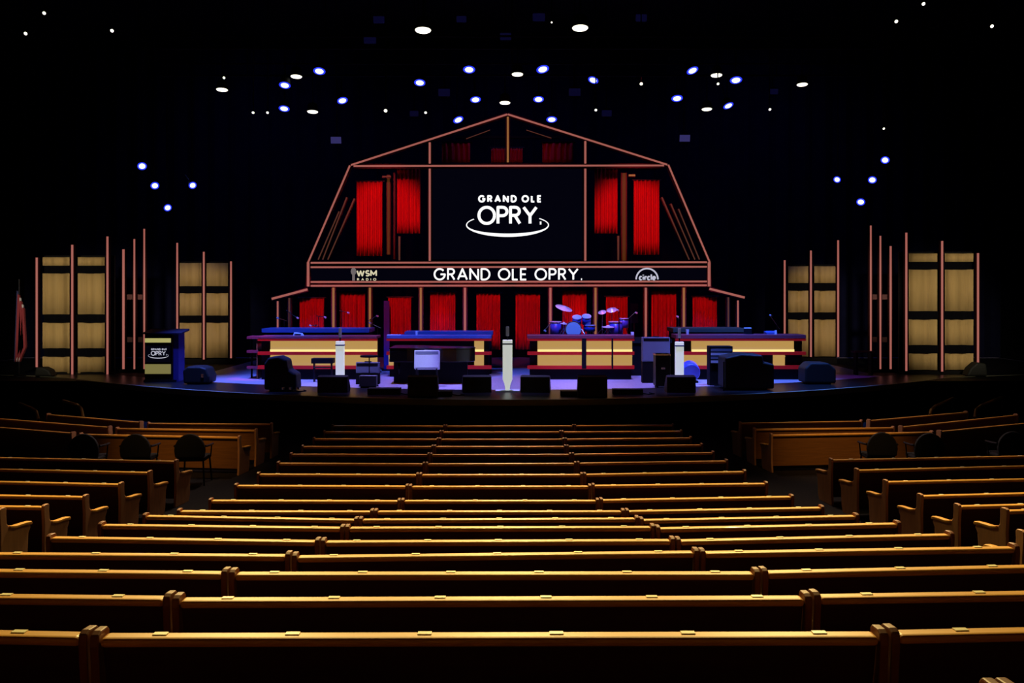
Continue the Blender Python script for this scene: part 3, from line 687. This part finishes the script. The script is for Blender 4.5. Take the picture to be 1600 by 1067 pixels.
monitor('dark wedge monitor just right of the centre microphone', 813, 859, 587, 24.4, -.1)
monitor('dark wedge monitor below the right half of the centre-right desk', 903, 949, 587, 23.4)
monitor('dark wedge monitor in front of the right white column', 1042, 1087, 587, 24.4)

# small bits on the stage edge
def floorbox(label, x0, x1, d, h=.12):
    t = thing('cable_box', label, 'cable box', (X((x0+x1)/2, d), d, 0), 0, 'low dark boxes by the stage edge'); w_ = (x1-x0)*d/F/2
    MB().box(-w_, w_, 0, .3, 0, h).build('case', M_tolex, t, bevel=.01)
    for k in range(3): MB().tube((-w_*.6+k*w_*.6, .02, h*.5), (-w_*.6+k*w_*.6, -.02, h*.5), .02).build('socket', M_metal, t)
    MB().path([(w_, .1, .03), (w_+.15, .0, .015), (w_+.3, .15, .015), (w_+.2, .35, .015)], .012).build('cable', M_black, t)
floorbox('low dark cable box between the two left-of-centre monitors', 675, 706, 23.6)
floorbox('low dark cable box between the two right-of-centre monitors', 876, 903, 23.6)
floorbox('small cable box left of the left front monitor', 438, 458, 24.6, .08)
floorbox('wide low case on the floor left of the silver amplifier', 574, 625, 23.9, .16)
floorbox('wide low case on the floor right of the centre-right desk', 958, 1005, 23.9, .14)

# ------------------------------------------------------------------ piano, amps, cases
DP = 26.4
t = thing('grand_piano', 'black grand piano with closed lid in front of the middle desk', 'piano', (X(674, DP), DP+.4, 0))
a, b = X(607, DP)-t.location.x, X(741, DP)-t.location.x
zt = .98
shape = [(a, -.2), (a+.5, -.32), (b-.5, -.30), (b-.12, -.18), (b, .15), (b-.1, .45), (b-.5, .62), (b-1.0, .72), (b-1.5, 1.15), (a+.2, 1.25), (a, 1.2)]
MB().prism(shape, .62, zt, 'z').build('case', M_blackgloss, t, bevel=.015)
MB().prism([(x*1.01, y*1.02) for x, y in shape], zt, zt+.03, 'z').build('lid', M_blackgloss, t)
MB().box(a-.02, a+.3, -.1, 1.1, .62, .7).build('keyboard_block', M_blackgloss, t)
for x, y in ((a+.25, 0), (a+.25, 1.0), (b-.3, .2)):
    MB().lathe([(.07, .62), (.055, .4), (.045, .1), (.03, .04)], Matrix.Translation((x, y, 0))).build('leg', M_blackgloss, t, smooth=True)
MB().box(a+.5, b-.5, .1, .14, .25, .62).build('pedal_lyre', M_blackgloss, t)
MB().box(a+.1, b-.2, -.05, .05, .02, .62).build('skirt_board', M_black, t)
# black travel cover panel behind the piano
def amp(label, x0, x1, y0, y1, d, tilt, m, legs=True, name='guitar_amplifier'):
    w_ = (x1-x0)*d/F/2; h = (y1-y0)*d/F; zb = Z(y1, d)
    t = thing(name, label, 'amplifier', (X((x0+x1)/2, d), d, 0), 0, 'amplifiers on stage')
    def R(bx, mm, nm, bv=.012):
        mb = MB().box(*bx); mt = Matrix.Translation((0, 0, zb)) @ Matrix.Rotation(-tilt, 4, 'X'); mb.v = [tuple(mt @ Vector(v)) for v in mb.v]; return mb.build(nm, mm, t, bevel=bv)
    R((-w_, w_, 0, .26, 0, h), M_silver if m is M_silver else M_greyblue, 'cabinet'); R((-w_+.03, w_-.03, -.012, 0, .03, h-.12), m, 'grille', 0)
    R((-w_+.03, w_-.03, -.014, 0, h-.11, h-.03), M_greyblue if m is M_silver else M_metal, 'control_panel', 0); R((-.1, .1, .1, .14, h, h+.03), M_metal, 'handle')
    if legs:
        for sx in (-1, 1): MB().path([(sx*w_*.8, .02, zb), (sx*w_*.8, -.05, 0.01), (sx*w_*.8, .35, 0.01), (sx*w_*.8, .25, zb)], .018).build('stand_leg', M_metal, t)
    else: MB().box(-w_, w_, 0, .3, 0, zb).build('stand_case', M_black, t)
    return t
amp('bright silver-fronted amplifier tilted on a stand before the piano', 647, 686, 547, 576, 25.9, .18, M_silver)
amp('blue-grey amplifier cabinet standing between the two right-hand desks', 1004, 1047, 527, 565, 27.0, .02, M_greyblue, False)
MB_ = amp('low blue amplifier beside the stool at the left', 556, 592, 566, 583, 26.6, .05, M_greyblue, False)
t = thing('equipment_rack', 'small blue-lit slatted rack in front of the right desk', 'rack', (X(1127, 26.2), 26.2, 0))
w_ = 18*26.2/F; MB().box(-w_, w_, 0, .4, 0, Z(541, 26.2)).build('cabinet', M_black, t, bevel=.01)
for k, y in enumerate((545, 551, 557, 563)): MB().box(-w_+.03, w_-.03, -.02, 0, Z(y+4, 26.2), Z(y, 26.2)).build('rack_panel', M_silver if k % 2 else M_greyblue, t)
t = thing('flight_case', 'olive upright flight case beside the right white column', 'case', (X(1036, 25.6), 25.6, 0))
w_ = 11.5*25.6/F; h_ = Z(553, 25.6)
MB().box(-w_, w_, 0, .45, .05, h_).build('body', mat('olive_case', (48, 52, 30), .6), t, bevel=.01)
MB().box(-w_-.01, w_+.01, -.01, .46, h_-.04, h_).build('edge_trim', M_chrome, t)
for sx in (-1, 1):
    for y in (.06, .39): MB().tube((sx*w_*.7-.02, y, .03), (sx*w_*.7+.02, y, .03), .03).build('caster', M_black, t)
MB().box(-.05, .05, -.02, -.005, h_*.55, h_*.6).build('latch', M_chrome, t)
t = thing('bass_drum', 'blue drum lying low behind the right white column', 'drum', (X(1078, 27.2), 27.0, 0), 0, 'percussion on the floor')
MB().lathe([(.24, 0), (.26, .03), (.26, .32), (.24, .35)], Matrix.Translation((0, 0, .28)) @ Matrix.Rotation(-1.3, 4, 'X')).build('shell', M_drum, t, smooth=True)
MB().lathe([(.235, -.01), (.235, 0)], Matrix.Translation((0, 0, .28)) @ Matrix.Rotation(-1.3, 4, 'X')).build('drum_head', M_drum, t)
MB().box(-.2, .2, 0, .3, 0, .06).build('cradle', M_black, t)
# stool with round black top at the left
t = thing('stool', 'thin-legged stool with a flat black top beside the left white column', 'stool', (X(577, 26.0), 26.0, 0))
MB().lathe([(.24, 0), (.25, .02), (.24, .05)], Matrix.Translation((0, 0, Z(558, 26)))).build('seat', M_black, t)
MB().tube((0, 0, .3), (0, 0, Z(558, 26)), .016).build('pole', M_metal, t)
for k in range(3):
    a_ = k*2.1+.5; MB().tube((0, 0, .35), (.26*math.cos(a_), .26*math.sin(a_), 0), .012).build('leg', M_metal, t)
t = thing('wooden_box', 'pale box standing on the floor under the black stool', 'box', (X(576, 25.7), 25.55, 0))
MB().box(-.23, .23, 0, .22, .05, .33).build('body', mat('pale_box', (110, 112, 118), .7), t, bevel=.01); MB().box(-.2, .2, .02, .2, 0, .05).build('base', M_black, t)
t = thing('keyboard', 'dark low keyboard case in front of the left desk', 'keyboard', (X(503, 27.2), 27.2, 0))
w_ = 17*27.2/F; MB().box(-w_, w_, 0, .35, Z(568, 27.2), Z(560, 27.2)).build('case', M_black, t, bevel=.01); MB().box(-w_*.8, w_*.8, -.01, 0, Z(575, 27.2), Z(573, 27.2)).build('crossbar', M_chrome, t)
for sx in (-1, 1): MB().box(sx*w_*.8-.02, sx*w_*.8+.02, .1, .2, 0, Z(568, 27.2)).build('leg', M_metal, t)

# dark covered instruments
def blob(name, label, cat, x0, x1, y0, d, prof, dep=.7, m=M_tolex, parts=None):
    t = thing(name, label, cat, (X((x0+x1)/2, d), d, 0)); w_ = (x1-x0)*d/F/2; h = Z(y0, d)
    o = MB().prism([(a*w_, b*h) for a, b in prof], 0, dep, 'y').build('cover', m, t, bevel=.05, seg=3)
    MB().box(-w_*.7, w_*.7, .1, dep-.1, 0, .06).build('base', M_black, t)
    return t, w_, h
t, w_, h_ = blob('covered_keyboard', 'large dark covered instrument at the left front of the stage', 'instrument', 411, 465, 557, 24.6, [(-.95, .06), (.95, .06), (.9, .5), (.45, .62), (.35, .9), (-.1, 1), (-.7, .97), (-.95, .8)], .6, mat('navy_cover', (22, 26, 34), .8, bump=.4, scale=6))
for k in range(3): MB().lathe([(.05, 0), (.05, .06)], Matrix.Translation((w_*.2+k*.18, -.05, .07))).build('pedal', M_chrome, t)
t, w_, h_ = blob('covered_organ', 'big dark box-shaped covered instrument before the right desk', 'instrument', 1131, 1212, 553, 24.9, [(-.95, .05), (.95, .05), (.95, .72), (.55, .78), (.5, .97), (-.3, 1), (-.95, .9)], .9)
MB().tube((-w_*1.03, -.1, 0), (-w_*1.03, -.1, h_*.8), .02).build('side_pole', M_metal, t)
t, w_, h_ = blob('covered_monitor', 'dark rounded covered speaker beside the lectern at the left', 'speaker', 284, 327, 573, 26.5, [(-.9, .06), (.95, .06), (1, .45), (.75, .9), (.3, 1), (-.6, 1), (-.95, .8)])
MB().box(w_*.4, w_*.6, -.02, 0, h_*.4, h_*.6).build('connector_panel', M_chrome, t)
blob('covered_monitor', 'dark rounded covered case at the right end of the stage', 'speaker', 1257, 1308, 567, 26.5, [(-.95, .06), (.95, .06), (.95, .7), (.5, 1), (-.6, 1), (-.95, .75)])
blob('covered_monitor', 'dark low hump in front of the far left panel tower', 'speaker', 52, 82, 574, 28.9, [(-.95, .06), (.95, .06), (.6, .7), (0, 1), (-.8, 1)], .4)
blob('covered_monitor', 'dark low hump in front of the far right panel tower', 'speaker', 1510, 1545, 566, 28.9, [(-.95, .06), (.95, .06), (.8, .9), (0, 1), (-.6, .6)], .4)
# items on the desks
def deskitem(name, cat, label, px, py, wpx, hpx, d, m):
    cx = X(px, d); t = thing(name, label, cat, (cx, d, Z(py, d)), 0)
    w_ = wpx*d/F/2; h = hpx*d/F
    return t, w_, h
ztop = Z(525, DD)
t = thing('telephone', 'small white-lit device on the worktop of the left desk', 'device', (X(465, 28.3), 28.3, ztop)); MB().prism([(-.13, 0), (.17, 0), (.12, .07), (-.11, .09)], 0, .12, 'y').build('body', M_silver, t); MB().box(-.1, .1, -.01, 0, .02, .05).build('keypad', M_metal, t)
zt2 = Z(523, DD)
t = thing('laptop', 'open laptop with a pale edge on the right desk', 'laptop', (X(1171, 28.3), 28.3, zt2)); MB().box(-.12, .12, 0, .2, 0, .02).build('base', M_metal, t); MB().box(-.12, .12, .2, .22, 0, .2).build('screen', M_metal, t); MB().box(-.11, .11, .195, .2, .16, .195).build('lit_edge', M_silver, t)
t = thing('small_mixer', 'small blue-lit mixer at the right end of the right desk', 'mixer', (X(1206, 28.3), 28.3, zt2)); MB().prism([(0, 0), (.3, 0), (.3, .09), (0, .05)], -.16, .16, 'x').build('body', M_bluetop, t); MB().box(.08, .14, -.02, .0, 0, .12).build('screen', M_silver, t)
t = thing('cup', 'white cup on the right desk behind the white column', 'cup', (X(1074, 28.2), 28.2, zt2)); MB().lathe([(.035, 0), (.05, .15), (.045, .15), (.03, .01)]).build('body', M_silver, t)
t = thing('cup', 'small white cup on the worktop above the silver amplifier', 'cup', (X(651, 29.2), 29.2, Z(524, DD+.9))); MB().lathe([(.04, 0), (.05, .12), (.045, .12), (.03, .01)]).build('body', M_silver, t)
t = thing('power_box', 'small white box on the corner of the centre-right desk', 'device', (X(988, 28.1), 28.05, Z(524, DD))); MB().box(-.045, .045, 0, .1, 0, .1).build('body', M_silver, t, bevel=.01)
t = thing('sheet_music', 'red-lit sheet of paper at the left end of the middle desk', 'paper', (X(615, 29.1), 29.05, Z(524, DD+.9))); MB().box(-.2, .2, 0, .25, 0, .008).build('sheet', M_paper, t)
t = thing('monitor_screen', 'dark blue flat screen standing among the drums by the right cymbals', 'screen', (X(991, 30.95), 30.95, 0))
MB().box(-.13, .13, 0, .05, Z(505, 30.9), Z(474, 30.9)).build('panel', M_navy, t); MB().tube((0, .03, 0), (0, .03, Z(500, 30.6)), .03).build('pole', M_metal, t); MB().box(-.12, .12, -.05, .15, 0, .02).build('base', M_metal, t)
t = thing('drape_panel', 'narrow violet-lit fabric panel left of the third ground-floor curtain', 'panel', (X(604, 31.2), 31.2, 0)); MB().box(-.09, .09, 0, .05, 0, Z(470, 31.2)).build('panel', mat('violet_fabric', (70, 50, 150), .8), t); MB().box(-.14, .14, -.1, .15, 0, .04).build('base', M_black, t)

# ------------------------------------------------------------------ lectern
DL = 27.3
t = thing('lectern', 'dark lectern with a white ringed logo and two lit bands, left of the stage', 'lectern', (X(250, DL), DL, 0))
def lx(px): return X(px, DL)-t.location.x
z = lambda y: Z(y, DL)
MB().box(lx(226), lx(270), 0, .6, 0.05, z(520)).build('cabinet', M_blackgloss, t, bevel=.01)
MB().prism([(-.05, z(520)), (.65, z(515)), (.65, z(518)), (-.05, z(522))], lx(223), lx(284), 'x').build('reading_top', mat('dark_slate', (36, 34, 60), .5), t)
MB().box(lx(270), lx(278), .05, .55, 0, z(520)).build('side_wing', mat('violet_wing', (56, 46, 120), .5), t)
MB().box(lx(227), lx(267), -.03, 0, z(535), z(528.5)).build('light_band', glow('cream_band', (190, 184, 112), .8), t)
MB().box(lx(227), lx(267), -.03, 0, z(584), z(569)).build('light_band', glow('olive_band', (142, 134, 78), .7), t)
MB().box(lx(225), lx(275), -.04, .6, 0, .06).build('base', M_black, t)
lg = MB().box(lx(228), lx(266), -.008, 0, z(566), z(540)).build('logo_panel', M_screen, t)
opry_logo(lx(247.5), z(552), DL/F*.245, lg, M_letterdim)
t = thing('side_table', 'low dark table with violet-lit edge at the right end of the stage', 'table', (X(1352, 29.5), 29.5, 0))
MB().box(-.3, .3, 0, .4, Z(549, 29.5)-.05, Z(549, 29.5)).build('tabletop', M_desktop, t)
MB().box(-.26, -.2, .05, .3, 0, Z(549, 29.5)-.05).build('leg', M_metal, t); MB().box(.2, .26, .05, .3, 0, Z(549, 29.5)-.05).build('leg', M_metal, t)

# ------------------------------------------------------------------ lighting rig
ZC = 12.0
def batten(label, x0, x1, y, z):
    t = thing('lighting_batten', label, 'truss', ((x0+x1)/2, y, z), 0, 'black pipes of the lighting rig'); h = (x1-x0)/2
    MB().tube((-h, 0, 0), (h, 0, 0), .03).build('pipe', M_black, t); MB().tube((-h, 0, .35), (h, 0, .35), .03).build('pipe', M_black, t)
    for k in range(9):
        x = -h+h*2*k/8; MB().tube((x, 0, 0), (x, 0, ZC-z), .015).build('hanger', M_black, t)
RIG = {}
for k, (x0, x1, y, z, lab) in enumerate(((-10.5, 10.5, 27.0, 9.4, 'black lighting pipe over the front of the stage'), (-10.5, 10.5, 28.6, 9.0, 'black lighting pipe over the middle of the stage'), (-15, 15, 21.0, 9.3, 'black lighting pipe in front of the stage, above the largest lamps'))):
    batten(lab, x0, x1, y, z)
proto = {}
def fixture(kind):
    """kind: wash (round, halo ring), down (white wide), dot (small), dim"""
    t = thing('stage_light', '', 'stage light', (0, 0, 0))
    r = 1.0
    MB().lathe([(.55, 1.5), (.8, 1.3), (.95, .5), (1.05, .02), (1.05, 0)], n=20).build('housing', M_black, t, smooth=True)
    lens = {'wash': M_lampb, 'down': M_lampw, 'dot': M_lampw, 'dim': M_frontdim, 'faint': M_frontfaint}[kind]
    if kind == 'wash':
        MB().lathe([(1.0, -.05), (1.0, -.01)], n=24).build('lens_halo', M_lamphalo, t)
        MB().lathe([(.66, -.12), (.70, -.051)], n=24).build('lens', lens, t)
    elif kind in ('dim', 'faint'):
        MB().box(-.95, .95, -.6, .6, -.05, -.005).build('lens', lens, t)  # unlit front whose glow imitates light falling on it
    else:
        MB().lathe([(.85, -.10), (.92, -.01)], n=24).build('lens', lens, t)
    return t
def light(px, py, d, wpx, kind, tilt, label, roll=0, zr=9.3, gr='lit stage lights overhead'):
    if kind not in proto: proto[kind] = fixture(kind); t = proto[kind]
    else: t = copy_tree(proto[kind])
    p = W(px, py, d); r = wpx/2*d/F
    t.location = p; t.scale = (r, r, r)
    # local -z is the beam; tilt 0 = straight down, positive = towards the hall
    t.rotation_euler = (Matrix.Rotation(roll, 4, 'Y') @ Matrix.Rotation(-tilt, 4, 'X')).to_euler()
    t['label'] = label; t['group'] = gr
    inv = t.rotation_euler.to_matrix().inverted()
    up = inv @ Vector((0, 0, max(.3, (zr-p.z))/r)); bk = Vector((0, 0, 1.0))
    MB().tube(bk, bk*.5+up, .04/r*.35).build('hanging_bracket', M_black, t)
A = 27.0; B = 28.6
def side_of(px): return 'left' if px < 793 else 'right'
wash = [(499, 111, A, 17, 'blue-white wash light left of the barn, highest of the left cluster'), (445, 133, A, 16, 'blue-white wash light at the outer edge of the left cluster, between the two white ones'), (444, 169.5, B, 15, 'blue-white wash light low in the left cluster beside a white oval lamp'), (535, 157, B, 15, 'blue-white wash light at the inner edge of the left cluster'),
        (656, 129, A, 16, 'blue-white wash light alone above the left roof slope of the barn'), (733, 108.5, A, 17, 'blue-white wash light high above the barn, left of the ridge'), (743, 155.5, B, 15, 'blue-white wash light above the roof, left of the white oval lamp at the ridge'), (716, 187, B, 15, 'blue-white wash light touching the left roof slope below the others'),
        (848, 108, A, 18, 'blue-white wash light high above the barn, right of the ridge'), (927, 125, A, 15, 'blue-white wash light above the right roof slope of the barn'), (841.5, 155, B, 15, 'blue-white wash light above the roof, right of the white oval lamp at the ridge'), (862, 186.5, B, 15, 'blue-white wash light just above the right roof slope'),
        (1082, 110, A, 17, 'blue-white wash light at the top inner side of the right cluster'), (1150, 125, A, 17, 'blue-white wash light at the outer side of the right cluster, upper'), (1058, 153.5, B, 16, 'blue-white wash light at the inner side of the right cluster, lower'), (1138, 165, B, 15, 'blue-white wash light low at the outer side of the right cluster')]
rl = {499: 0, 535: -.3, 743: -.1, 716: -.4, 848: -.2, 927: .35, 1082: -.3, 1138: -.3}
for px, py, d, wd, lab in wash: light(px, py, d, wd*1.1, 'wash', .42, lab, roll=rl.get(px, 0), zr=9.4 if d == A else 9.0)
for px, py, wd, ro, lab in ((222, 259.5, 15, -.5, 'blue-white light of the left side group, highest'), (242, 290, 14, -.6, 'blue-white light of the left side group, second from top at left'), (301, 289.5, 13, -.7, 'blue-white light of the left side group, farthest toward the barn'), (262, 324.5, 13, -.8, 'blue-white light of the left side group, lowest'),
                        (1383, 250, 14, .5, 'blue-white light of the right side group, highest'), (1363, 281, 14, .5, 'blue-white light of the right side group, second from top'), (1308, 280.5, 12, .7, 'blue-white light of the right side group, nearest the barn'), (1345, 315.5, 14, .5, 'blue-white light of the right side group, lowest')):
    light(px, py, 27.5, wd*.92, 'wash', .8, lab, roll=ro, zr=11.6, gr='lit lights hung at the sides of the stage')
downs = [(661, 47, 21.5, 27, 'largest warm white oval lamp above the barn, left of centre'), (906.5, 43.5, 21.5, 27, 'largest warm white oval lamp above the barn, right of centre'), (463, 119.5, A, 19, 'white oval downlight at the top of the left cluster'), (347, 140, A, 19, 'white oval downlight farthest out on the left'), (488.5, 174.5, B, 18, 'white oval downlight low in the left cluster'),
         (808.5, 116, A, 19, 'white oval downlight high above the barn ridge'), (789, 160.5, B, 18, 'white oval downlight right above the barn ridge'), (1119.5, 117.5, A, 19, 'white oval downlight at the top of the right cluster'), (1104.5, 170.5, B, 17, 'white oval downlight low in the right cluster'), (1253.5, 132, A, 18, 'white oval downlight farthest out on the right')]
for px, py, d, wd, lab in downs: light(px, py, d, wd*1.0, 'down', .12 if d > 22 else .14, lab, zr=9.4 if d == A else 9.0, gr='white downlights over the stage')
dots = [(350, 121.5, 24, 6, 'tiny white light above the outermost left oval lamp'), (395.5, 176, 25, 6, 'tiny white light low on the left, outer of a pair'), (418, 176, 25, 6, 'tiny white light low on the left, inner of a pair'), (602.5, 173, 25, 8, 'small white light left of the barn roof'), (665, 176, 25, 6, 'tiny white light above the left roof slope'), (1002, 131, 25, 7, 'small white light above the right roof slope'),
        (1122, 131, 24, 6, 'tiny white light just below the top right oval lamp'), (931, 172, 25, 6, 'tiny white light close above the right roof slope'), (1203, 171, 25, 6, 'tiny white light low on the right'), (1381, 201, 25, 5, 'faint tiny light above the right side group'), (40, 52.5, 21, 8, 'small white light at the top left, outermost and lower'),
        (69, 20.5, 21, 8, 'small white light at the top left, highest'), (175, 48, 21, 8, 'small white light at the top left, nearest the barn'), (1443, 6, 21, 8, 'small white light at the very top edge on the right'), (1400.5, 33.5, 21, 8, 'small white light at the top right, nearest the barn'), (1550, 41, 21, 8, 'small white light at the top right, outermost'), (862, 35, 24, 4, 'faint tiny light beside the large right oval lamp')]
for px, py, d, wd, lab in dots: light(px, py, d, wd*.72, 'dot', 1.0, lab, zr=ZC-.4, gr='tiny white house lights')
for px, py, wd, k, lab in ((525, 219, 17, 'dim', 'dim violet square fixture above the left knee of the barn roof'), (1070, 216, 17, 'dim', 'dim violet square fixture above the right knee of the barn roof'), (694, 144.5, 19, 'faint', 'faint dark-blue fixture above the left roof slope'), (898, 144, 19, 'faint', 'faint dark-blue fixture above the right roof slope'), (647, 177.5, 14, 'faint', 'faint blue fixture beside the left roof slope'),
                        (948, 177, 16, 'faint', 'faint blue fixture beside the right roof slope'), (1209, 143, 14, 'faint', 'faint fixture right of the right cluster'), (592, 31, 18, 'faint', 'faint blue glow high left of the large oval lamp'), (578, 62, 20, 'faint', 'faint blue fixture below the high left one'), (721, 30, 16, 'faint', 'faint blue fixture right of the large left oval lamp'), (790, 57, 18, 'faint', 'faint blue fixture between the two large oval lamps'),
                        (842, 27, 20, 'faint', 'faint blue fixture left of the large right oval lamp'), (1002, 28, 18, 'faint', 'faint blue fixture right of the large right oval lamp')):
    light(px, py, 28.0, wd, k, 1.35, lab, zr=ZC-.4, gr='dim fixtures in the rig')
